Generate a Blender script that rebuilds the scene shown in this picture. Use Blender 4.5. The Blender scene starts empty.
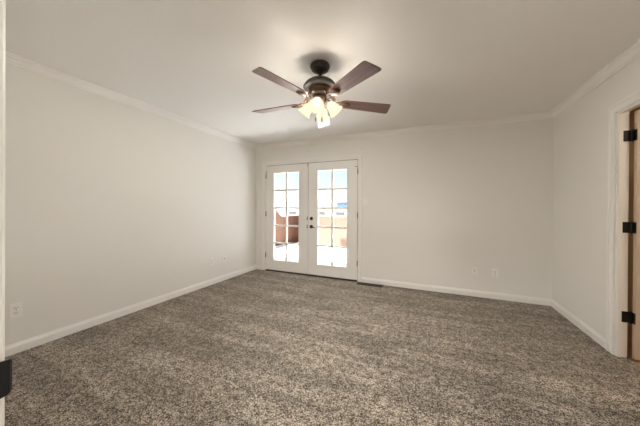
import bpy, bmesh, math, random
from mathutils import Vector, Matrix
random.seed(7)
C = bpy.context.scene.collection
PI = math.pi

# ---------------------------------------------------------------- camera, sky, sun, exposure
CAM_H = 1.2163
YAW, PITCH, ROLL, FPX, CY = 0.4066, 0.0032, 0.0062, 250.04, 208.93
fw = Vector((-math.sin(YAW)*math.cos(PITCH), math.cos(YAW)*math.cos(PITCH), -math.sin(PITCH)))
rt0 = Vector((math.cos(YAW), math.sin(YAW), 0)); up0 = rt0.cross(fw)
rt = rt0*math.cos(ROLL)+up0*math.sin(ROLL); up = up0*math.cos(ROLL)-rt0*math.sin(ROLL)
cd = bpy.data.cameras.new('camera'); cam = bpy.data.objects.new('camera', cd); C.objects.link(cam)
cam.matrix_world = Matrix(((rt.x, up.x, -fw.x, 0), (rt.y, up.y, -fw.y, 0), (rt.z, up.z, -fw.z, CAM_H), (0, 0, 0, 1)))
cd.sensor_width = 36; cd.lens = FPX/640*36; cd.shift_y = -(213-CY)/640; cd.clip_start = 0.02; cd.clip_end = 300
S = bpy.context.scene
S.camera = cam
S.view_settings.view_transform = 'Standard'; S.view_settings.look = 'None'
S.view_settings.gamma = 1; S.view_settings.use_curve_mapping = False
S.view_settings.exposure = 0.48
S.cycles.use_denoising = True
S.cycles.max_bounces = 12; S.cycles.diffuse_bounces = 8; S.cycles.transparent_max_bounces = 12
S.cycles.sample_clamp_indirect = 60
S.cycles.caustics_reflective = False; S.cycles.caustics_refractive = False

w = bpy.data.worlds.new('sky'); S.world = w; w.use_nodes = True
nt = w.node_tree; bg = nt.nodes['Background']
sky = nt.nodes.new('ShaderNodeTexSky'); sky.sky_type = 'NISHITA'; sky.sun_disc = False
sky.sun_elevation = math.radians(68); sky.sun_rotation = math.radians(238); sky.air_density = 1.0; sky.dust_density = .6; sky.ozone_density = 1.0
hz = nt.nodes.new('ShaderNodeMix'); hz.data_type = 'RGBA'; hz.inputs['Factor'].default_value = .55      # thin bright haze over the blue
hz.inputs['B'].default_value = (3.4, 3.75, 4.1, 1)
nt.links.new(sky.outputs[0], hz.inputs['A']); nt.links.new(hz.outputs['Result'], bg.inputs[0]); bg.inputs[1].default_value = 0.20

def light(name, kind, loc, energy, color, rot=(0, 0, 0), **kw):
    d = bpy.data.lights.new(name, kind); d.energy = energy; d.color = color
    for k, v in kw.items(): setattr(d, k, v)
    o = bpy.data.objects.new(name, d); o.location = loc; o.rotation_euler = rot; C.objects.link(o); return o

# sun from over the house roof, to the left
sdir = Vector((0.26, 0.09, -0.96))      # direction the light travels
sun = light('sun', 'SUN', (0, 0, 10), 60.0, (1.0, 1.0, 1.0), angle=math.radians(0.6))
sun.rotation_euler = sdir.to_track_quat('-Z', 'Y').to_euler()

BULB_W = 34.0        # each of the four fan bulbs
FILL_W = 33.0        # unseen lamp added in the passage behind the camera as fill light
SIDE_W = 15.0        # ceiling lamp of the room behind the right-hand door

# ---------------------------------------------------------------- helpers
def link(name, bm, mat=None, parent=None, smooth=False, mats=None):
    me = bpy.data.meshes.new(name); bmesh.ops.recalc_face_normals(bm, faces=bm.faces[:]); bm.to_mesh(me); bm.free()
    for m in (mats or ([mat] if mat else [])): me.materials.append(m)
    if smooth:
        for p in me.polygons: p.use_smooth = True
        try: me.set_sharp_from_angle(angle=math.radians(38))
        except Exception: pass
    o = bpy.data.objects.new(name, me); C.objects.link(o)
    if parent: o.parent = parent
    return o
def box(bm, a, b, bevel=0, seg=2):
    a = Vector(a); b = Vector(b); lo = Vector(map(min, a, b)); hi = Vector(map(max, a, b))
    r = bmesh.ops.create_cube(bm, size=1, matrix=Matrix.Translation((lo+hi)/2) @ Matrix.Diagonal((*(hi-lo), 1)))
    if bevel:
        vs = set(r['verts']); es = [e for e in bm.edges if e.verts[0] in vs and e.verts[1] in vs]
        bmesh.ops.bevel(bm, geom=es, offset=bevel, segments=seg, affect='EDGES', profile=0.6)
def lathe(bm, prof, n=40, M=Matrix(), cap=False):
    rings = []
    for (r, z) in prof:
        if r < 1e-6: rings.append([bm.verts.new(M @ Vector((0, 0, z)))])
        else: rings.append([bm.verts.new(M @ Vector((r*math.cos(2*PI*k/n), r*math.sin(2*PI*k/n), z))) for k in range(n)])
    for a, b in zip(rings, rings[1:]):
        for k in range(n):
            k2 = (k+1) % n
            if len(a) == 1 and len(b) == 1: continue
            if len(a) == 1: bm.faces.new((a[0], b[k], b[k2]))
            elif len(b) == 1: bm.faces.new((a[k], b[0], a[k2]))
            else: bm.faces.new((a[k], a[k2], b[k2], b[k]))
def tube(bm, pts, rad, n=10, cap=True):
    pts = [Vector(p) for p in pts]; rings = []
    rads = rad if isinstance(rad, (list, tuple)) else [rad]*len(pts)
    prev = None
    for i, p in enumerate(pts):
        d = (pts[min(i+1, len(pts)-1)]-pts[max(i-1, 0)]).normalized()
        if prev is None: x = d.orthogonal().normalized()
        else: x = (prev-d*prev.dot(d)).normalized()
        prev = x; y = d.cross(x)
        rings.append([bm.verts.new(p+(x*math.cos(2*PI*k/n)+y*math.sin(2*PI*k/n))*rads[i]) for k in range(n)])
    for a, b in zip(rings, rings[1:]):
        for k in range(n): bm.faces.new((a[k], a[(k+1) % n], b[(k+1) % n], b[k]))
    if cap: bm.faces.new(rings[0]); bm.faces.new(rings[-1])
def extrude_profile(bm, prof, p0, p1, out, upv=Vector((0, 0, 1)), m0=0.0, m1=0.0):
    """prof: list of (a along out, b along up), closed outline, swept p0->p1; m0/m1 mitre: shift of the ends per unit a"""
    p0 = Vector(p0); p1 = Vector(p1); out = Vector(out); d = (p1-p0).normalized()
    A = [bm.verts.new(p0+out*a+upv*b+d*(m0*a)) for a, b in prof]
    B = [bm.verts.new(p1+out*a+upv*b+d*(m1*a)) for a, b in prof]
    n = len(prof)
    for k in range(n): bm.faces.new((A[k], A[(k+1) % n], B[(k+1) % n], B[k]))
    bm.faces.new(A); bm.faces.new(B)
def empty(name, loc=(0, 0, 0), rz=0):
    o = bpy.data.objects.new(name, None); o.location = loc; o.rotation_euler = (0, 0, rz); C.objects.link(o); return o
def tag(o, label, cat, group=None, kind=None):
    o['label'] = label; o['category'] = cat
    if group: o['group'] = group
    if kind: o['kind'] = kind
    return o
def struct(o, label=None, cat=None):
    o['kind'] = 'structure'
    if label: o['label'] = label
    if cat: o['category'] = cat
    return o

# ---------------------------------------------------------------- materials
def mat(name, col, rough=0.5, metal=0.0, bump=None, var=None, spec=0.5, emit=None, estr=0.0):
    """bump=(scale, strength, distance); var=(scale, colour2)"""
    m = bpy.data.materials.new(name); m.use_nodes = True; n = m.node_tree; b = n.nodes['Principled BSDF']
    b.inputs['Base Color'].default_value = (*col, 1); b.inputs['Roughness'].default_value = rough
    b.inputs['Metallic'].default_value = metal; b.inputs['Specular IOR Level'].default_value = spec
    tc = n.nodes.new('ShaderNodeTexCoord')
    if var:
        t = n.nodes.new('ShaderNodeTexNoise'); t.inputs['Scale'].default_value = var[0]; t.inputs['Detail'].default_value = 4
        n.links.new(tc.outputs['Object'], t.inputs['Vector'])
        r = n.nodes.new('ShaderNodeMix'); r.data_type = 'RGBA'
        r.inputs['A'].default_value = (*col, 1); r.inputs['B'].default_value = (*var[1], 1)
        n.links.new(t.outputs['Fac'], r.inputs['Factor']); n.links.new(r.outputs['Result'], b.inputs['Base Color'])
    if bump:
        t = n.nodes.new('ShaderNodeTexNoise'); t.inputs['Scale'].default_value = bump[0]; t.inputs['Detail'].default_value = 3
        n.links.new(tc.outputs['Object'], t.inputs['Vector'])
        u = n.nodes.new('ShaderNodeBump'); u.inputs['Strength'].default_value = bump[1]; u.inputs['Distance'].default_value = bump[2]
        n.links.new(t.outputs['Fac'], u.inputs['Height']); n.links.new(u.outputs['Normal'], b.inputs['Normal'])
    if emit:
        b.inputs['Emission Color'].default_value = (*emit, 1); b.inputs['Emission Strength'].default_value = estr
    return m

M_wall = mat('wall_paint', (.84, .825, .79), .72, bump=(90, .10, .004))
M_ceil = mat('ceiling_paint', (.87, .86, .84), .85, bump=(60, .18, .006))
M_trim = mat('trim_paint', (.89, .875, .85), .38)
M_door = mat('door_paint', (.88, .865, .835), .36, bump=(30, .03, .002))
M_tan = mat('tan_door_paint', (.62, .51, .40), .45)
M_iron = mat('bracket_bronze', (.085, .050, .034), .6, metal=.3)
M_plate = mat('white_plastic', (.90, .885, .86), .35)
M_slot = mat('dark_slot', (.05, .045, .04), .6)
M_bronze = mat('oil_rubbed_bronze', (.045, .035, .03), .42, metal=.6)
M_black = mat('black_metal', (.012, .012, .014), .4, metal=.3)
M_brass = mat('antique_brass', (.20, .12, .07), .5, metal=.7, var=(30, (.11, .065, .04)))
M_motor = mat('fan_bronze', (.075, .068, .060), .5, metal=.35, var=(25, (.05, .045, .04)))
M_nickel = mat('aged_steel', (.32, .30, .27), .4, metal=.9)
M_jambwood = mat('bare_wood', (.36, .22, .08), .6, var=(14, (.28, .16, .055)))
M_stucco_shaded = mat('stucco_shaded_tone', (.115, .052, .029), .9, bump=(25, .5, .02), var=(3, (.085, .040, .023)))  # shaded copy of the walls' one stucco, shade put into the colour
M_stucco_sunlit = mat('stucco_sunlit_tone', (.135, .080, .053), .9, bump=(25, .5, .02), var=(2, (.125, .074, .049)))  # sunlit copy of the same stucco, sunlight put into the colour
M_conc = mat('pale_concrete', (.72, .725, .73), .85, bump=(12, .2, .01), var=(1.5, (.78, .785, .79)))
M_sand = mat('pale_ground', (.35, .32, .27), .95, var=(.4, (.31, .28, .23)))
M_bld = mat('pale_building', (.30, .31, .315), .85, var=(.3, (.34, .345, .345)))
M_bldlow = mat('cream_building', (.46, .45, .42), .85)
M_block = mat('brown_block', (.055, .027, .016), .9)
M_dkwin = mat('dark_window', (.06, .065, .07), .4)
M_blue = mat('blue_panel', (.05, .09, .20), .6)
M_leafm = mat('shrub_leaf', (.16, .22, .09), .7)
M_stone = mat('grey_stone', (.16, .17, .20), .8, var=(20, (.25, .25, .27)))

def mat_carpet():
    m = bpy.data.materials.new('carpet'); m.use_nodes = True; n = m.node_tree; L = n.links; b = n.nodes['Principled BSDF']
    b.inputs['Roughness'].default_value = .95; b.inputs['Specular IOR Level'].default_value = .1
    b.inputs['Sheen Weight'].default_value = .15; b.inputs['Sheen Roughness'].default_value = .5
    tc = n.nodes.new('ShaderNodeTexCoord')
    def noise(scale, detail, rough=.6, mapping=None):
        t = n.nodes.new('ShaderNodeTexNoise'); t.inputs['Scale'].default_value = scale
        t.inputs['Detail'].default_value = detail; t.inputs['Roughness'].default_value = rough
        if mapping:
            mp = n.nodes.new('ShaderNodeMapping'); mp.inputs['Scale'].default_value = mapping; mp.inputs['Rotation'].default_value = (0, 0, -.06)
            L.new(tc.outputs['Object'], mp.inputs['Vector']); L.new(mp.outputs['Vector'], t.inputs['Vector'])
        else: L.new(tc.outputs['Object'], t.inputs['Vector'])
        return t.outputs['Fac']
    def rng(x, a, b_, c, d):
        r = n.nodes.new('ShaderNodeMapRange'); r.inputs[1].default_value = a; r.inputs[2].default_value = b_
        r.inputs[3].default_value = c; r.inputs[4].default_value = d; L.new(x, r.inputs[0]); return r.outputs[0]
    def math_(op, x, y):
        q = n.nodes.new('ShaderNodeMath'); q.operation = op
        for i, v in enumerate((x, y)):
            if isinstance(v, (int, float)): q.inputs[i].default_value = v
            else: L.new(v, q.inputs[i])
        return q.outputs[0]
    fine = noise(150, 1, .9); mid = noise(70, 1, .8); far = noise(22, 2, .7)
    tuft = rng(math_('ADD', math_('MULTIPLY', fine, .48), math_('ADD', math_('MULTIPLY', mid, .30), math_('MULTIPLY', far, .22))), .44, .56, 0, 1)
    ramp = n.nodes.new('ShaderNodeValToRGB'); e = ramp.color_ramp.elements
    e[0].position = 0; e[0].color = (.052, .039, .028, 1)
    e[1].position = 1; e[1].color = (.59, .515, .43, 1)
    k = e.new(.35); k.color = (.160, .130, .101, 1); k = e.new(.65); k.color = (.30, .252, .202, 1)
    L.new(tuft, ramp.inputs[0])
    patch = rng(noise(3.2, 4), .36, .64, .80, 1.12)
    streak = rng(noise(1.0, 1.5, .5, (.55, 5.2, 1)), .44, .56, .80, 1.06)      # vacuum strokes along the room's width, their nap shading put into the colour
    g = math_('MULTIPLY', patch, streak)
    mx = n.nodes.new('ShaderNodeVectorMath'); mx.operation = 'SCALE'
    L.new(ramp.outputs[0], mx.inputs[0]); L.new(g, mx.inputs['Scale']); L.new(mx.outputs[0], b.inputs['Base Color'])
    bu = n.nodes.new('ShaderNodeBump'); bu.inputs['Strength'].default_value = .35; bu.inputs['Distance'].default_value = .006
    L.new(tuft, bu.inputs['Height']); L.new(bu.outputs['Normal'], b.inputs['Normal'])
    return m
M_carpet = mat_carpet()

def mat_wood(name, c1, c2, scale=(1.2, 16, 16), rough=.3, planks=False):
    m = bpy.data.materials.new(name); m.use_nodes = True; n = m.node_tree; b = n.nodes['Principled BSDF']
    b.inputs['Roughness'].default_value = rough
    tc = n.nodes.new('ShaderNodeTexCoord'); mp = n.nodes.new('ShaderNodeMapping'); mp.inputs['Scale'].default_value = scale
    t = n.nodes.new('ShaderNodeTexNoise'); t.inputs['Scale'].default_value = 3; t.inputs['Detail'].default_value = 6; t.inputs['Distortion'].default_value = .6
    n.links.new(tc.outputs['Object'], mp.inputs['Vector']); n.links.new(mp.outputs['Vector'], t.inputs['Vector'])
    r = n.nodes.new('ShaderNodeValToRGB'); r.color_ramp.elements[0].position = .35; r.color_ramp.elements[1].position = .66
    r.color_ramp.elements[0].color = (*c1, 1); r.color_ramp.elements[1].color = (*c2, 1)
    n.links.new(t.outputs['Fac'], r.inputs[0]); n.links.new(r.outputs[0], b.inputs['Base Color'])
    b.inputs['Coat Weight'].default_value = .7; b.inputs['Coat Roughness'].default_value = .32; b.inputs['Coat IOR'].default_value = 1.6
    return m
M_blade = mat_wood('walnut_blade', (.085, .030, .022), (.20, .080, .055), rough=.35)
M_oak = mat_wood('hall_plank_floor', (.42, .22, .10), (.58, .33, .16), (1, 9, 1), .4)

def mat_glass(name):
    m = bpy.data.materials.new(name); m.use_nodes = True; n = m.node_tree; n.nodes.remove(n.nodes['Principled BSDF'])
    t = n.nodes.new('ShaderNodeBsdfTransparent'); t.inputs[0].default_value = (.97, .98, .98, 1)
    g = n.nodes.new('ShaderNodeBsdfGlossy'); g.inputs['Roughness'].default_value = .02
    fr = n.nodes.new('ShaderNodeFresnel'); fr.inputs[0].default_value = 1.45
    x = n.nodes.new('ShaderNodeMixShader'); ge = n.nodes.new('ShaderNodeNewGeometry'); inv = n.nodes.new('ShaderNodeMath'); inv.operation = 'SUBTRACT'; inv.inputs[0].default_value = 1
    n.links.new(ge.outputs['Backfacing'], inv.inputs[1]); mu = n.nodes.new('ShaderNodeMath'); mu.operation = 'MULTIPLY'
    n.links.new(inv.outputs[0], mu.inputs[0]); n.links.new(fr.outputs[0], mu.inputs[1])
    n.links.new(mu.outputs[0], x.inputs[0]); n.links.new(t.outputs[0], x.inputs[1]); n.links.new(g.outputs[0], x.inputs[2])
    n.links.new(x.outputs[0], n.nodes['Material Output'].inputs[0]); return m
M_glass = mat_glass('clear_glass')
def mat_lit_glass(name, col, strength, clear):
    m = bpy.data.materials.new(name); m.use_nodes = True; n = m.node_tree; n.nodes.remove(n.nodes['Principled BSDF'])
    e = n.nodes.new('ShaderNodeEmission'); e.inputs[0].default_value = (*col, 1); e.inputs[1].default_value = strength
    t = n.nodes.new('ShaderNodeBsdfTransparent'); t.inputs[0].default_value = (1, .97, .92, 1)
    lw = n.nodes.new('ShaderNodeLayerWeight'); lw.inputs[0].default_value = .35
    r = n.nodes.new('ShaderNodeMapRange'); r.inputs[3].default_value = clear; r.inputs[4].default_value = clear*.3
    n.links.new(lw.outputs['Facing'], r.inputs[0])
    x = n.nodes.new('ShaderNodeMixShader'); n.links.new(r.outputs[0], x.inputs[0]); n.links.new(e.outputs[0], x.inputs[1]); n.links.new(t.outputs[0], x.inputs[2])
    n.links.new(x.outputs[0], n.nodes['Material Output'].inputs[0]); return m
M_shade = mat_lit_glass('frosted_lit_glass', (1.0, .84, .60), .90, .30)
M_bulb = mat_lit_glass('lit_bulb', (1.0, .85, .62), 2.0, .85)

# ---------------------------------------------------------------- room shell
XL, XR, YB, YF, H = -3.127, 1.448, 4.057, 0.157, 2.44
T = .28                                  # outer wall thickness
TR = .066                                # partition to the side room
HX = 3.4                                 # far side of the side room
DX0, DX1, DZ = -2.909, -1.051, 2.048     # french door rough opening
RY0, RY1, RZ = 2.09, 2.90, 2.04          # right doorway
EX0, EX1, EZ = -0.631, 0.24, 2.04        # entrance doorway (camera)

bm = bmesh.new(); box(bm, (XL-T, -1.6, -.12), (XR+TR+.02, YB+.02, 0))
struct(link('floor', bm, M_carpet))
bm = bmesh.new(); box(bm, (XL-T, -1.6, H), (HX+.1, YB+T, H+.1))
struct(link('ceiling', bm, M_ceil))
bm = bmesh.new(); box(bm, (XL-T, YF-.115, 0), (XL, YB+T, H))
struct(link('wall_left', bm, M_wall))
bm = bmesh.new()
box(bm, (XL, YB, -.12), (DX0, YB+T, H)); box(bm, (DX1, YB, -.12), (HX+.1, YB+T, H)); box(bm, (DX0, YB, DZ), (DX1, YB+T, H)); box(bm, (DX0, YB+.02, -.12), (DX1, YB+T, 0))
struct(link('wall_back', bm, M_wall))
bm = bmesh.new()
box(bm, (XR, RY1, 0), (XR+TR, YB, H)); box(bm, (XR, YF, 0), (XR+TR, RY0, H)); box(bm, (XR, RY0, RZ), (XR+TR, RY1, H))
struct(link('wall_right', bm, M_wall))
FT = .115
bm = bmesh.new()
box(bm, (XL, YF-FT, 0), (EX0, YF, H)); box(bm, (EX1, YF-FT, 0), (XR+TR, YF, H)); box(bm, (EX0, YF-FT, EZ), (EX1, YF, H))
struct(link('wall_front', bm, M_wall))
# passage behind the camera
bm = bmesh.new(); box(bm, (-1.35, -1.6, 0), (-1.25, YF-FT, H)); struct(link('wall_passage_left', bm, M_wall))
bm = bmesh.new(); box(bm, (1.0, -1.6, 0), (1.1, YF-FT, H)); struct(link('wall_passage_right', bm, M_wall))
bm = bmesh.new(); box(bm, (-1.25, -1.6, 0), (1.0, -1.5, H)); struct(link('wall_passage_end', bm, M_wall))
# side room behind the right door
bm = bmesh.new(); box(bm, (XR+TR+.02, .6, -.12), (HX, YB, -.004)); struct(link('floor_side_room', bm, M_oak))
M_hallwall = mat('tan_wall_paint', (.42, .33, .19), .8)
bm = bmesh.new(); box(bm, (HX, .6, 0), (HX+.1, YB, H)); struct(link('wall_side_room_far', bm, M_hallwall))
bm = bmesh.new(); box(bm, (XR+TR, .5, 0), (HX+.1, .6, H)); struct(link('wall_side_room_front', bm, M_hallwall))
bm = bmesh.new(); box(bm, (XR+TR, YB-.06, 0), (HX, YB, H)); struct(link('wall_side_room_back', bm, M_hallwall))

# crown moulding
CR = [(0, 0), (.066, 0), (.066, -.010), (.060, -.013), (.052, -.013), (.048, -.020), (.040, -.024), (.030, -.032), (.023, -.042), (.020, -.050), (.013, -.053), (.013, -.060), (.009, -.070), (0, -.070)]
def crown(name, p0, p1, out):
    b = bmesh.new(); extrude_profile(b, CR, p0, p1, out, m0=1, m1=-1); return struct(link(name, b, M_trim))
crown('trim_crown_left', (XL, YF, H), (XL, YB, H), (1, 0, 0))
crown('trim_crown_back', (XL, YB, H), (XR, YB, H), (0, -1, 0))
crown('trim_crown_right', (XR, YB, H), (XR, YF, H), (-1, 0, 0))
crown('trim_crown_front', (XR, YF, H), (XL, YF, H), (0, 1, 0))
# baseboards
BB = [(0, 0), (.014, 0), (.014, .058), (.011, .066), (.008, .072), (.006, .082), (0, .084)]
def base(name, segs):
    b = bmesh.new()
    for p0, p1, out, m0, m1 in segs: extrude_profile(b, BB, p0, p1, out, m0=m0, m1=m1)
    return struct(link(name, b, M_trim))
CW = .072                                 # casing width
base('baseboard_left', [((XL, YF, 0), (XL, YB, 0), (1, 0, 0), 1, -1)])
base('baseboard_back', [((XL, YB, 0), (DX0-CW+.01, YB, 0), (0, -1, 0), 1, 0), ((DX1+CW-.01, YB, 0), (XR, YB, 0), (0, -1, 0), 0, -1)])
base('baseboard_right', [((XR, YB, 0), (XR, RY1+CW+.008, 0), (-1, 0, 0), 1, 0), ((XR, RY0-CW-.008, 0), (XR, YF, 0), (-1, 0, 0), 0, -1)])
base('baseboard_front', [((XR, YF, 0), (EX1+CW, YF, 0), (0, 1, 0), 1, 0), ((EX0-CW, YF, 0), (XL, YF, 0), (0, 1, 0), 0, -1)])

# door casings: profile across the casing width (a = away from opening, b = off the wall)
def casing(name, o, ax, out, s0, s1, z1, thick=.021, cw=CW):
    """o: point on the wall plane; ax: horizontal unit along the wall; opening from s0 to s1; head at z1"""
    o = Vector(o); ax = Vector(ax); out = Vector(out); Z = Vector((0, 0, 1))
    P = [(0, 0), (0, thick*.50), (.004, thick*.72), (.012, thick*.74), (.014, thick*.50), (.020, thick*.46), (cw-.026, thick*.62), (cw-.020, thick*.98), (cw-.012, thick), (cw-.003, thick*.96), (cw, thick*.8), (cw, 0)]
    b = bmesh.new()
    def loop(a, h):      # three-sided sweep with mitred corners
        return [o+ax*(s0-a)+out*h, o+ax*(s0-a)+Z*(z1+a)+out*h, o+ax*(s1+a)+Z*(z1+a)+out*h, o+ax*(s1+a)+out*h]
    R_ = [[b.verts.new(v) for v in loop(a, h)] for a, h in P]
    n = len(P)
    for k in range(n):
        A, B = R_[k], R_[(k+1) % n]
        for i in range(3): b.faces.new((A[i], A[i+1], B[i+1], B[i]))
    b.faces.new([r[0] for r in R_]); b.faces.new([r[3] for r in R_])
    return struct(link(name, b, M_trim))
casing('trim_french_door_casing', (0, YB, 0), (1, 0, 0), (0, -1, 0), DX0+.008, DX1-.008, DZ-.006)
casing('trim_right_door_casing', (XR, 0, 0), (0, 1, 0), (-1, 0, 0), RY0, RY1+.004, RZ-.006)
casing('trim_side_room_casing', (XR+TR, 0, 0), (0, 1, 0), (1, 0, 0), RY0, RY1+.008, RZ-.006, thick=.012)

# frames (jambs) with stops
def jambs(name, bmf, m=M_trim):
    b = bmesh.new(); bmf(b); return struct(link(name, b, m))
JT = .02
def fj(b):
    box(b, (DX0, YB-.002, 0), (DX0+.014, YB+T, DZ)); box(b, (DX1-.014, YB-.002, 0), (DX1, YB+T, DZ)); box(b, (DX0, YB-.002, DZ-.014), (DX1, YB+T, DZ))
    # stops behind the leaves
    box(b, (DX0+.014, YB+.052, 0), (DX0+.03, YB+T, DZ-.014)); box(b, (DX1-.03, YB+.052, 0), (DX1-.014, YB+T, DZ-.014)); box(b, (DX0+.014, YB+.052, DZ-.03), (DX1-.014, YB+T, DZ-.014))
jambs('trim_french_door_frame', fj)
bm = bmesh.new(); box(bm, (DX0+.014, YB-.012, 0), (DX1-.014, YB+T+.02, .014), .004)
struct(link('trim_threshold', bm, M_bronze))
def rj(b):
    x0, x1 = XR-.001, XR+TR+.001
    box(b, (x0, RY1-.012, 0), (x1, RY1+.001, RZ)); box(b, (x0, RY0, 0), (x1, RY0+.014, RZ)); box(b, (x0, RY0, RZ-.014), (x1, RY1, RZ))
    box(b, (XR+.002, RY1-.024, 0), (XR+.026, RY1-.012, RZ-.014), .002); box(b, (XR+.002, RY0+.014, 0), (XR+.026, RY0+.026, RZ-.014), .002)
    box(b, (XR+.002, RY0+.014, RZ-.026), (XR+.026, RY1-.012, RZ-.014), .002)
jambs('trim_right_door_frame', rj)

# entrance doorway round the camera: frame, casing, strike plate
def ej(b):
    box(b, (EX0, YF-FT-.001, 0), (EX0+.016, YF+.001, EZ)); box(b, (EX1-.016, YF-FT-.001, 0), (EX1, YF+.001, EZ)); box(b, (EX0, YF-FT-.001, EZ-.016), (EX1, YF+.001, EZ))
    box(b, (EX0+.016, YF-FT+.01, 0), (EX0+.026, YF-.045, EZ-.016), .002)
ent = jambs('trim_entrance_frame', ej)
casing('trim_entrance_casing', (0, YF, 0), (1, 0, 0), (0, 1, 0), EX0+.010, EX1-.010, EZ-.01, thick=.017)
# curved strike plate on the entrance frame, its lip reaching past the frame edge
bm = bmesh.new()
sx = EX0+.016
zc, zh = .943, .0285
ys = [YF-.045, YF-.01, YF+.004, YF+.010, YF+.0145, YF+.0175, YF+.019]
xs = [sx+.0014, sx+.0014, sx+.0014, sx+.0005, sx-.0015, sx-.0045, sx-.009]
top = [zh, zh, zh, zh*.99, zh*.95, zh*.85, zh*.66]
th = .0022
o1 = [bm.verts.new((x, y, zc+t)) for x, y, t in zip(xs, ys, top)]; o2 = [bm.verts.new((x, y, zc-t)) for x, y, t in zip(xs, ys, top)]
for i in range(len(xs)-1): bm.faces.new((o1[i], o1[i+1], o2[i+1], o2[i]))
sp = link('strike_plate', bm, M_black, ent)
md = sp.modifiers.new('t', 'SOLIDIFY'); md.thickness = th; md.offset = 0
sp['label'] = 'black strike plate with curved lip'

# ---------------------------------------------------------------- french doors
def hinge_knuckle(bm, x, y, z, h, r=.007):
    tube(bm, [(x, y, z-h/2), (x, y, z+h/2)], r, 12)
    for s in (-1, 1): tube(bm, [(x, y, z+s*h/2), (x, y, z+s*(h/2+.006))], [r*.75, r*.3], 12)
LT, LZ0, LZ1 = .044, .024, 2.026
YD = YB+.002
def french_leaf(n, x0, x1, gx0, gx1, label):
    root = empty('door_%d' % n, ((x0+x1)/2, YD, 0)); struct(root, label, 'door')
    ox = (x0+x1)/2
    gz0, gz1 = .212, 1.884
    b = bmesh.new()
    box(b, (x0-ox, 0, LZ0), (gx0-ox, LT, LZ1), .002); box(b, (gx1-ox, 0, LZ0), (x1-ox, LT, LZ1), .002)
    box(b, (gx0-ox, 0, LZ0), (gx1-ox, LT, gz0)); box(b, (gx0-ox, 0, gz1), (gx1-ox, LT, LZ1))
    link('door_leaf', b, M_door, root)
    # raised lite frame round the glass, both faces
    b = bmesh.new(); e = .026; d = .010
    for ya, yb in ((-d, .0), (LT, LT+d)):
        for q in ((gx0-e, gx0+.004, gz0-e, gz1+e), (gx1-.004, gx1+e, gz0-e, gz1+e)):
            box(b, (q[0]-ox, ya, q[2]), (q[1]-ox, yb, q[3]), .003)
        box(b, (gx0+.004-ox, ya, gz0-e), (gx1-.004-ox, yb, gz0+.004), .003); box(b, (gx0+.004-ox, ya, gz1-.004), (gx1-.004-ox, yb, gz1+e), .003)
    link('glazing_frame', b, M_door, root)
    # muntins: one vertical bar, four horizontal bars
    b = bmesh.new(); mw = .0155
    cx = (gx0+gx1)/2-ox
    box(b, (cx-mw, .002, gz0), (cx+mw, LT-.002, gz1), .003)
    for i in range(1, 5):
        z = gz0+(gz1-gz0)*i/5
        for a, c in ((gx0-ox, cx-mw+.001), (cx+mw-.001, gx1-ox)): box(b, (a, .004, z-mw), (c, LT-.004, z+mw), .003)
    link('muntin_grid', b, M_door, root)
    zs = [gz0+(gz1-gz0)*i/5 for i in range(6)]
    for i in range(5):
        for a, c in ((gx0-ox, cx-mw), (cx+mw, gx1-ox)):
            b = bmesh.new(); z0 = zs[i]+(mw if i else 0); z1 = zs[i+1]-(mw if i < 4 else 0)
            box(b, (a-.002, LT/2-.002, z0-.002), (c+.002, LT/2+.002, z1+.002)); link('glass_pane', b, M_glass, root)
    b = bmesh.new()  # dark strips set in the leaf gaps, standing in for their shade
    for a, c in ((x0-.008 if n == 1 else x0-.003, x0+.001), (x1-.001, x1+.008 if n == 2 else x1+.003)): box(b, (a-ox, .014, .03), (c-ox, LT+.004, LZ1+.003))
    box(b, (x0-ox, .014, LZ1-.001), (x1-ox, LT+.004, LZ1+.008)); link('gap_shade_strip', b, M_slot, root)
    hx = (x0-ox-.006) if n == 1 else (x1-ox+.006)
    for z in (1.83, 1.10, .30):
        b = bmesh.new(); hinge_knuckle(b, hx, -.006, z, .09); s = -1 if n == 1 else 1
        if z > 1.5: tube(b, [(hx, -.006, z+.05), (hx, -.010, z+.075), (hx-s*.02, -.014, z+.083), (hx-s*.045, -.016, z+.083)], .0035, 8)
        link('hinge', b, M_bronze, root)
    return root, ox
dl, oxl = french_leaf(1, -2.886, -1.984, -2.712, -2.166, 'white ten-pane french door leaf with no handle, beside the left wall')
dr, oxr = french_leaf(2, -1.977, -1.074, -1.795, -1.250, 'white ten-pane french door leaf with dark lever and deadbolt')
# cover strip on the left leaf's edge and small flush bolt at its top
b = bmesh.new(); box(b, (-2.000-oxl, -.008, .03), (-1.983-oxl, 0, 2.02), .002); link('astragal', b, M_door, dl)
b = bmesh.new(); box(b, (-1.995-oxl, -.012, 1.965), (-1.983-oxl, -.007, 2.03), .002); link('flush_bolt', b, M_nickel, dl)
for z in (1.029, .882):
    b = bmesh.new(); box(b, (-1.999-oxl, -.011, z-.028), (-1.985-oxl, -.0075, z+.028), .001); link('strike_plate', b, M_bronze, dl)
b = bmesh.new(); box(b, (-2.885-oxl, .002, .015), (-1.985-oxl, .04, .025)); link('door_sweep', b, M_bronze, dl)
b = bmesh.new(); box(b, (-1.976-oxr, .002, .015), (-1.075-oxr, .04, .025)); link('door_sweep', b, M_bronze, dr)
RXm = Matrix.Rotation(PI/2, 4, 'X')
hx = -1.915-oxr
b = bmesh.new(); lathe(b, [(0, .026), (.014, .026), (.022, .020), (.027, .010), (.031, .004), (.031, 0), (0, 0)], 28, Matrix.Translation((hx, 0, 1.029)) @ RXm)
db = link('deadbolt', b, M_bronze, dr, True)
b = bmesh.new(); box(b, (hx-.005, -.040, 1.029-.016), (hx+.005, -.024, 1.029+.016), .003); link('thumb_turn', b, M_bronze, db)
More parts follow.
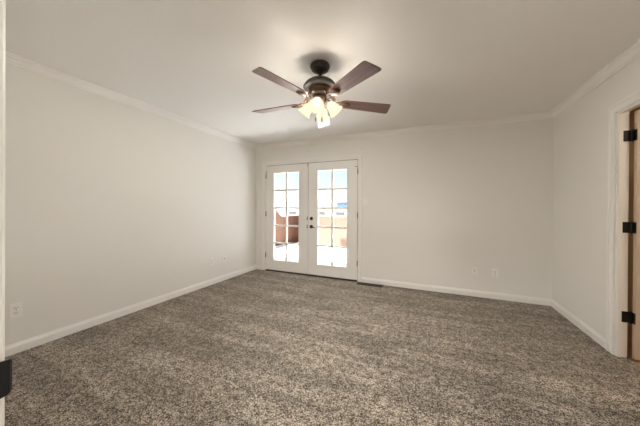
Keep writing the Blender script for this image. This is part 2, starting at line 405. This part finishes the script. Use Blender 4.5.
b = bmesh.new(); lathe(b, [(0, .016), (.018, .016), (.026, .011), (.032, .004), (.032, 0), (0, 0)], 28, Matrix.Translation((hx, 0, .882)) @ RXm)
ro = link('handle_rosette', b, M_bronze, dr, True)
b = bmesh.new(); tube(b, [(hx, -.012, .882), (hx, -.045, .882), (hx+.008, -.055, .882), (hx+.03, -.057, .881), (hx+.07, -.055, .876), (hx+.10, -.052, .874)], [.011, .010, .010, .009, .008, .006], 14)
link('lever', b, M_bronze, ro, True)

# ---------------------------------------------------------------- side room door, swung open ninety degrees
SD = empty('door_3', (XR+TR+.016, RY1-.015, 0)); struct(SD, 'white interior door standing open in the room beyond, hung on black hinges', 'door')
DW, DTH = .79, .035
b = bmesh.new(); box(b, (.012, -DTH, .012), (.012+DW, 0, 2.02), .0015)
link('door_leaf', b, M_tan, SD)
b = bmesh.new()
for sy, y0 in ((-1, -DTH), (1, 0)):
    for z0, z1 in ((.20, .86), (1.02, 1.86)):
        for xx0, xx1 in ((.13, .37), (.445, .685)):
            box(b, (xx0, y0-.004 if sy < 0 else y0, z0), (xx1, y0 if sy < 0 else y0+.004, z1), .003)
link('raised_panels', b, M_tan, SD)
for z in (1.825, 1.073, .336):
    b = bmesh.new(); hinge_knuckle(b, 0, -.002, z, .094, .0065)
    box(b, (-.050, .000, z-.045), (-.001, .0028, z+.045), .001)      # leaf on the frame
    box(b, (.0098, -DTH, z-.045), (.0122, -.001, z+.045), .0008)      # leaf on the door edge
    box(b, (.0, -.006, z-.045), (.0122, -.001, z+.045))
    hg = link('hinge', b, M_black, SD); hg['label'] = 'black butt hinge'
b = bmesh.new(); lathe(b, [(0, .062), (.020, .060), (.027, .048), (.024, .036), (.012, .026), (.011, .012), (.030, .008), (.032, 0), (0, 0)], 24, Matrix.Translation((.74, -DTH, .95)) @ RXm)
link('door_knob', b, M_black, SD, True)

# ---------------------------------------------------------------- wall plates (built facing -Y at the origin, turned to their wall)
def plate_thing(name, loc, rz, w, h, label, cat, fill, group=None):
    r = empty(name, loc, rz); tag(r, label, cat, group)
    b = bmesh.new(); box(b, (-w/2, -.006, -h/2), (w/2, 0, h/2), .0025); link('cover_plate', b, M_plate, r)
    fill(r); return r
def duplex(r):
    for s in (-1, 1):
        b = bmesh.new(); box(b, (-.017, -.0085, s*.0205-.0145), (.017, -.0055, s*.0205+.0145), .004); f = link('socket', b, M_plate, r)
        b = bmesh.new()
        box(b, (-.0085, -.0092, s*.0205-.001), (-.0055, -.008, s*.0205+.009)); box(b, (.0055, -.0092, s*.0205-.001), (.0085, -.008, s*.0205+.008))
        tube(b, [(0, -.0092, s*.0205-.008), (0, -.008, s*.0205-.008)], .003, 10); link('slots', b, M_slot, f)
    b = bmesh.new(); tube(b, [(0, -.0075, 0), (0, -.005, 0)], .0035, 10); link('screw', b, M_nickel, r)
def coax(r):
    b = bmesh.new(); tube(b, [(0, -.02, .004), (0, -.005, .004)], .0055, 10); tube(b, [(0, -.009, .004), (0, -.005, .004)], .009, 6); link('cable_jack', b, M_nickel, r)
    for s in (-1, 1):
        b = bmesh.new(); tube(b, [(0, -.0075, s*.042), (0, -.005, s*.042)], .0035, 10); link('screw', b, M_nickel, r)
def rocker(r):
    for s in (-1, 1):
        b = bmesh.new(); box(b, (s*.0225-.009, -.010, -.030), (s*.0225+.009, -.0055, .030), .002); link('rocker', b, M_plate, r)
    for s in (-1, 1):
        for k in (-1, 1):
            b = bmesh.new(); tube(b, [(s*.0225, -.0075, k*.046), (s*.0225, -.005, k*.046)], .003, 10); link('screw', b, M_nickel, r)
plate_thing('wall_outlet', (XL, .905, .355), PI/2, .074, .118, 'white duplex outlet on the left wall, just beyond the entrance door frame', 'outlet', duplex)
plate_thing('wall_outlet', (XL, 2.95, .362), PI/2, .074, .118, 'white duplex outlet low on the far left wall, dark slots showing', 'outlet', duplex)
plate_thing('cable_outlet', (XL, 3.21, .358), PI/2, .074, .118, 'pale wall plate on the left wall nearest the french doors', 'outlet', coax)
plate_thing('cable_outlet', (.606, YB, .352), 0, .060, .110, 'small white cable jack plate low on the back wall, left of the pair', 'outlet', coax)
plate_thing('wall_outlet', (.848, YB, .350), 0, .074, .118, 'white duplex outlet low on the back wall, closest to the right corner', 'outlet', duplex)
plate_thing('light_switch', (-.944, YB, 1.332), 0, .082, .122, 'white double light switch on the wall beside the french doors', 'switch', rocker)
# tiny curtain nails left over the doors
for x, z, lb in ((-1.97, 2.235, 'tiny nail in the wall above the middle of the french doors'), (-1.0, 2.19, 'tiny nail in the wall at the top right of the french door casing')):
    b = bmesh.new(); tube(b, [(x, YB+.004, z), (x, YB-.014, z+.003)], .0022, 8); tube(b, [(x, YB-.013, z+.003), (x, YB-.016, z+.0035)], .006, 10)
    tag(link('wall_nail', b, M_nickel), lb, 'nail')

# floor register by the baseboard right of the doors
fv = empty('floor_vent', (-.835, 3.965, 0)); tag(fv, 'dark bronze floor vent set in the carpet at the back wall baseboard', 'vent')
b = bmesh.new(); VX, VY = .20, .052
for q in (((-VX, -VY), (VX, -VY+.012)), ((-VX, VY-.012), (VX, VY)), ((-VX, -VY+.012), (-VX+.012, VY-.012)), ((VX-.012, -VY+.012), (VX, VY-.012))):
    box(b, (*q[0], .001), (*q[1], .010), .002)
link('vent_frame', b, M_bronze, fv)
b = bmesh.new()
for i in range(26):
    x = -VX+.018+i*(2*VX-.036)/25; box(b, (x-.002, -VY+.01, .003), (x+.002, VY-.01, .008))
box(b, (-VX+.012, -.003, .002), (VX-.012, .003, .0075)); link('louvre', b, M_bronze, fv)
b = bmesh.new(); box(b, (-VX+.01, -VY+.01, .0005), (VX-.01, VY-.01, .002)); link('duct_opening', b, M_slot, fv)

# ---------------------------------------------------------------- ceiling fan
FC = Vector((fw.x*2.13-.007*rt.x, fw.y*2.13-.007*rt.y, 0)); PH = math.radians(-107); BZ = 2.122; BR = .645
fan = empty('ceiling_fan', (FC.x, FC.y, H)); tag(fan, 'bronze ceiling fan with five dark walnut blades and four lit frosted glass shades', 'ceiling fan')
def Z(z): return z-H+(.019 if z != BZ and z != BZ-.004 and z != BZ-.008 else 0)
def part(name, prof, m, parent=fan, M=Matrix(), smooth=True, n=48):
    b = bmesh.new(); lathe(b, prof, n, M); return link(name, b, m, parent, smooth)
part('canopy', [(0, 0), (.070, 0), (.079, -.006), (.083, -.014), (.084, -.026), (.081, -.032), (.076, -.034), (.076, -.042), (.070, -.052), (.056, -.064), (.038, -.074), (.024, -.080), (.018, -.088), (0, -.088)], M_bronze)
b = bmesh.new(); tube(b, [(0, 0, -.07), (0, 0, -.13)], .014, 20); link('downrod', b, M_bronze, fan, True)
part('motor_housing', [(0, Z(2.312)), (.020, Z(2.310)), (.022, Z(2.296)), (.060, Z(2.288)), (.096, Z(2.274)), (.124, Z(2.254)), (.139, Z(2.232)), (.142, Z(2.222)), (.136, Z(2.214)), (.085, Z(2.212)), (0, Z(2.212))], M_motor)
part('motor_band', [(0, Z(2.215)), (.082, Z(2.215)), (.090, Z(2.208)), (.092, Z(2.196)), (.086, Z(2.184)), (.090, Z(2.176)), (.088, Z(2.166)), (0, Z(2.166))], M_brass)
part('blade_hub', [(0, Z(2.168)), (.094, Z(2.168)), (.100, Z(2.160)), (.098, Z(2.150)), (.080, Z(2.144)), (0, Z(2.144))], M_bronze)
part('switch_housing', [(0, Z(2.146)), (.052, Z(2.146)), (.060, Z(2.136)), (.058, Z(2.112)), (.048, Z(2.100)), (.040, Z(2.092)), (.044, Z(2.084)), (.040, Z(2.070)), (.026, Z(2.058)), (.014, Z(2.050)), (.012, Z(2.040)), (.006, Z(2.032)), (0, Z(2.030))], M_brass)
# blades: built along +X, pitched, then turned
def blade_mesh():
    b = bmesh.new(); R0, R1, t = .175, BR+.012, .006
    w0, w1 = .052, .068
    pts = []
    n = 10
    for i in range(n+1):      # rounded root
        a = PI/2+PI*i/n; pts.append((R0+.045+.045*math.cos(a), w0*math.sin(a)))
    tip = [(R1-.050, -w1), (R1-.032, -w1+.002), (R1-.022, -w1+.008), (R1-.002, w1*.55), (R1, w1*.75), (R1-.004, w1*.92), (R1-.018, w1)]
    pts += tip
    pts = pts[::1]
    lo = [b.verts.new((x, y, -t/2)) for x, y in pts]; hi = [b.verts.new((x, y, t/2)) for x, y in pts]
    b.faces.new(lo); b.faces.new(hi)
    for i in range(len(pts)): b.faces.new((lo[i], lo[(i+1) % len(pts)], hi[(i+1) % len(pts)], hi[i]))
    return b
PITCHB = math.radians(-12)
bl0 = br0 = None
for k in range(5):
    ang = PH+k*2*PI/5
    if k == 0:
        bl0 = link('blade', blade_mesh(), M_blade, fan)
        b = bmesh.new()
        # curved arm from the hub down to an oval mounting plate under the blade root
        for s in (-1, 1):
            tube(b, [(.080, s*.012, Z(2.156)), (.115, s*.014, Z(2.150)), (.145, s*.020, Z(2.122)), (.175, s*.026, Z(BZ-.004)), (.215, s*.024, Z(BZ-.008))], [.008, .008, .007, .006, .005], 8)
        lathe(b, [(0, -.0085), (.030, -.0075), (.036, -.004), (.036, -.001), (0, -.001)], 28, Matrix.Translation((.222, 0, Z(BZ-.004))) @ Matrix.Rotation(PITCHB, 4, 'X') @ Matrix.Diagonal((1.35, 1, 1.4, 1)))
        br0 = link('blade_bracket', b, M_iron, fan, True)
        o1_, o2_ = bl0, br0
    else:
        o1_, o2_ = bl0.copy(), br0.copy(); C.objects.link(o1_); C.objects.link(o2_); o1_.parent = fan; o2_.parent = fan
    o1_.matrix_local = Matrix.Rotation(ang, 4, 'Z') @ Matrix.Translation((0, 0, Z(BZ))) @ Matrix.Rotation(PITCHB, 4, 'X')
    o2_.matrix_local = Matrix.Rotation(ang, 4, 'Z')
# four lamps
cam_dir = math.atan2(-FC.y, -FC.x)
for k in range(4):
    ang = cam_dir-math.radians(12)+k*PI/2
    R = Matrix.Rotation(ang, 4, 'Z')
    b = bmesh.new(); tube(b, [(.035, 0, Z(2.103)), (.050, 0, Z(2.112)), (.064, 0, Z(2.112)), (.074, 0, Z(2.103)), (.078, 0, Z(2.09))], [.009, .008, .008, .009, .010], 10)
    arm = link('lamp_arm', b, M_brass, fan, True); arm.matrix_local = R
    tilt = Matrix.Translation((.070, 0, Z(2.098))) @ Matrix.Rotation(math.radians(-38), 4, 'Y') @ Matrix.Scale(.96, 4)   # axis -Z swings outward
    part('lamp_socket', [(0, .006), (.018, .004), (.022, -.006), (.023, -.020), (.020, -.026), (0, -.026)], M_brass, arm, tilt, n=24)
    part('lamp_shade', [(.022, -.018), (.026, -.022), (.036, -.032), (.044, -.048), (.047, -.066), (.048, -.084), (.052, -.100), (.060, -.113), (.067, -.120),
                        (.065, -.121), (.058, -.1125), (.050, -.099), (.0455, -.084), (.0445, -.066), (.0415, -.049), (.034, -.034), (.024, -.0245), (.020, -.020)], M_shade, arm, tilt, n=32)
    part('bulb', [(0, -.024), (.012, -.026), (.014, -.040), (.022, -.054), (.027, -.070), (.024, -.086), (.013, -.096), (0, -.099)], M_bulb, arm, tilt, n=20)
    tip = tilt @ Vector((0, 0, -.072))
    l = light('bulb_light', 'POINT', (0, 0, 0), BULB_W, (1.0, .97, .93), shadow_soft_size=.03)
    l.parent = arm; l.location = tip
# pull chains
for dx, dy, z1 in ((-.032, -.032, 2.028), (.018, -.040, 2.020)):
    v = Vector((FC.x, FC.y, 0)).normalized(); sdv = Vector((v.y, -v.x, 0))
    p = sdv*dx+v*dy
    b = bmesh.new(); zt, zb = 2.10, z1-.06
    nb = 30; tube(b, [(p.x, p.y, Z(zt)), (p.x, p.y, Z(zb))], .0013, 6)
    for i in range(nb):
        bmesh.ops.create_icosphere(b, subdivisions=1, radius=.0022, matrix=Matrix.Translation((p.x, p.y, Z(zt+(zb-zt)*i/nb))))
    ch = link('pull_chain', b, M_bronze, fan)
    part('chain_fob', [(0, 0), (.003, -.001), (.0055, -.010), (.0065, -.026), (.0055, -.040), (.003, -.046), (0, -.047)], M_bronze, ch, Matrix.Translation((p.x, p.y, Z(zb))), n=14)

# ---------------------------------------------------------------- added fill lamp in the passage, lamp of the side room
def flush_light(loc, watts, col, label):
    r = empty('ceiling_light', loc); tag(r, label, 'ceiling light')
    b = bmesh.new(); lathe(b, [(0, 0), (.15, 0), (.155, -.01), (.15, -.025), (.13, -.028), (0, -.028)], 32); link('lamp_base', b, M_nickel, r, True)
    b = bmesh.new(); lathe(b, [(.135, -.026), (.130, -.045), (.105, -.068), (.06, -.082), (0, -.087)], 32); link('glass_bowl', b, M_shade, r, True)
    l = light('lamp_light', 'AREA', (0, 0, -.10), watts, col, shape='DISK', size=.26); l.parent = r
flush_light((-.15, -.75, H), FILL_W, (1.0, .985, .97), 'added fill light, a round frosted fixture in the passage behind the entrance')
flush_light((2.45, 2.0, H), SIDE_W, (1.0, .86, .68), 'round frosted ceiling light in the room beyond the right-hand door')

# ---------------------------------------------------------------- outside
bm = bmesh.new(); box(bm, (-9, YB+T, -.22), (6, 8.0, -.10)); struct(link('patio', bm, M_conc))
bm = bmesh.new(); box(bm, (-70, YB+T, -.5), (50, 90, -.25)); struct(link('ground', bm, M_sand))
bm = bmesh.new(); box(bm, (-9, YB+T, 2.50), (6, YB+T+1.15, 2.62)); box(bm, (-9, YB+T+1.15, 2.46), (6, YB+T+1.18, 2.64)); struct(link('shade_overhang', bm, M_trim))  # unseen overhang, added and sized to shade the patio by the doors
# terracotta garden wall running away from the house, its top swept down in a curve
prof = [(YB+T+.02, 1.55), (6.2, 1.55), (6.7, 1.52), (7.0, 1.44), (7.22, 1.28), (7.38, 1.14), (7.54, .99), (7.66, .925), (7.8, .90), (8.0, .90), (8.4, .915), (9.0, .92), (9.9, .92)]
bm = bmesh.new()
A = [bm.verts.new((-4.8, y, z)) for y, z in prof]; B = [bm.verts.new((-5.02, y, z)) for y, z in prof]
a0 = [bm.verts.new((-4.8, y, -.24)) for y in (prof[0][0], prof[-1][0])]; b0 = [bm.verts.new((-5.02, y, -.24)) for y in (prof[0][0], prof[-1][0])]
bm.faces.new(A+[a0[1], a0[0]]); bm.faces.new(B+[b0[1], b0[0]])
for i in range(len(prof)-1): bm.faces.new((A[i], A[i+1], B[i+1], B[i]))
bm.faces.new((A[0], B[0], b0[0], a0[0])); bm.faces.new((A[-1], B[-1], b0[1], a0[1]))
tag(link('garden_wall', bm, M_stucco_shaded), 'terracotta stucco garden wall with a curved top, outside the left glass door', 'garden wall')
bm = bmesh.new(); box(bm, (-4.8, 9.7, -.24), (-3.6, 9.9, .92), .03); box(bm, (-3.8, 8.12, -.24), (-3.6, 9.7, .92), .03)
box(bm, (-9, 8.0, -.22), (-3.6, 9.9, -.10))
struct(link('patio_return', bm, M_stucco_shaded))
pw = bmesh.new(); box(pw, (-3.8, 7.9, -.24), (5.9, 8.1, .95), .03)
tag(link('patio_wall', pw, M_stucco_sunlit), 'stucco wall across the patio, coloured paler as if sunlit, seen through the right glass door', 'garden wall')
bm = bmesh.new(); box(bm, (-2.64, 7.86, -.04), (-2.30, 7.93, .21), .01)
tag(link('wall_drain_block', bm, M_block), 'small brown square block low on the far patio wall', 'block')
bm = bmesh.new(); bmesh.ops.create_icosphere(bm, subdivisions=2, radius=.05, matrix=Matrix.Translation((-2.52, 5.78, -.075)) @ Matrix.Diagonal((1.2, .8, .7, 1)))
for v in bm.verts: v.co += Vector((random.uniform(-.006, .006) for _ in range(3)))
tag(link('stone', bm, M_stone), 'small dark grey stone lying on the bright patio near the door', 'stone')
# low pale buildings beyond
bd = empty('building', (-14, 30, -.3)); tag(bd, 'long low pale building with dark windows and a blue sign panel, beyond the patio wall', 'building')
b = bmesh.new(); box(b, (-12, 0, -.2), (12, 8, 2.36)); link('walls', b, M_bld, bd)
b = bmesh.new(); box(b, (-12.1, -.15, 2.36), (12.1, 8.1, 2.5)); link('parapet', b, M_bldlow, bd)
b = bmesh.new(); box(b, (-12, -.6, -.2), (12, 0, 1.5)); link('front_wing', b, M_bldlow, bd)
for x0, x1 in ((.95, 2.05), (3.5, 4.65), (-3.2, -2.1), (6.2, 7.3)):
    b = bmesh.new(); box(b, (x0, -.64, .66), (x1, -.58, 1.05)); link('window', b, M_dkwin, bd)
b = bmesh.new(); box(b, (3.55, -.3, 1.48), (4.95, -.2, 2.06)); link('sign_panel', b, M_blue, bd)
# shrub showing above the terracotta wall
sh = empty('shrub', (-5.35, 11, -.25)); tag(sh, 'small green shrub behind the far end of the terracotta wall', 'shrub')
b = bmesh.new()
for i in range(320):
    d = Vector((random.gauss(0, 1), random.gauss(0, 1), random.gauss(0, 1))).normalized()*random.uniform(.1, .34)
    c = Vector((0, 0, 1.0))+Vector((d.x, d.y, d.z*1.1)); a = Vector((random.uniform(-1, 1), random.uniform(-1, 1), random.uniform(-1, 1))).normalized(); e = a.orthogonal().normalized()
    b.faces.new([b.verts.new(c+q) for q in (a*.05, e*.02, -a*.05, -e*.02)])
link('leaves', b, M_leafm, sh)
b = bmesh.new()
for i in range(5): tube(b, [(0, 0, 0), (random.uniform(-.05, .05), random.uniform(-.05, .05), .5), (random.uniform(-.2, .2), random.uniform(-.2, .2), 1.0)], [.014, .010, .005], 6)
link('stem', b, M_jambwood, sh)
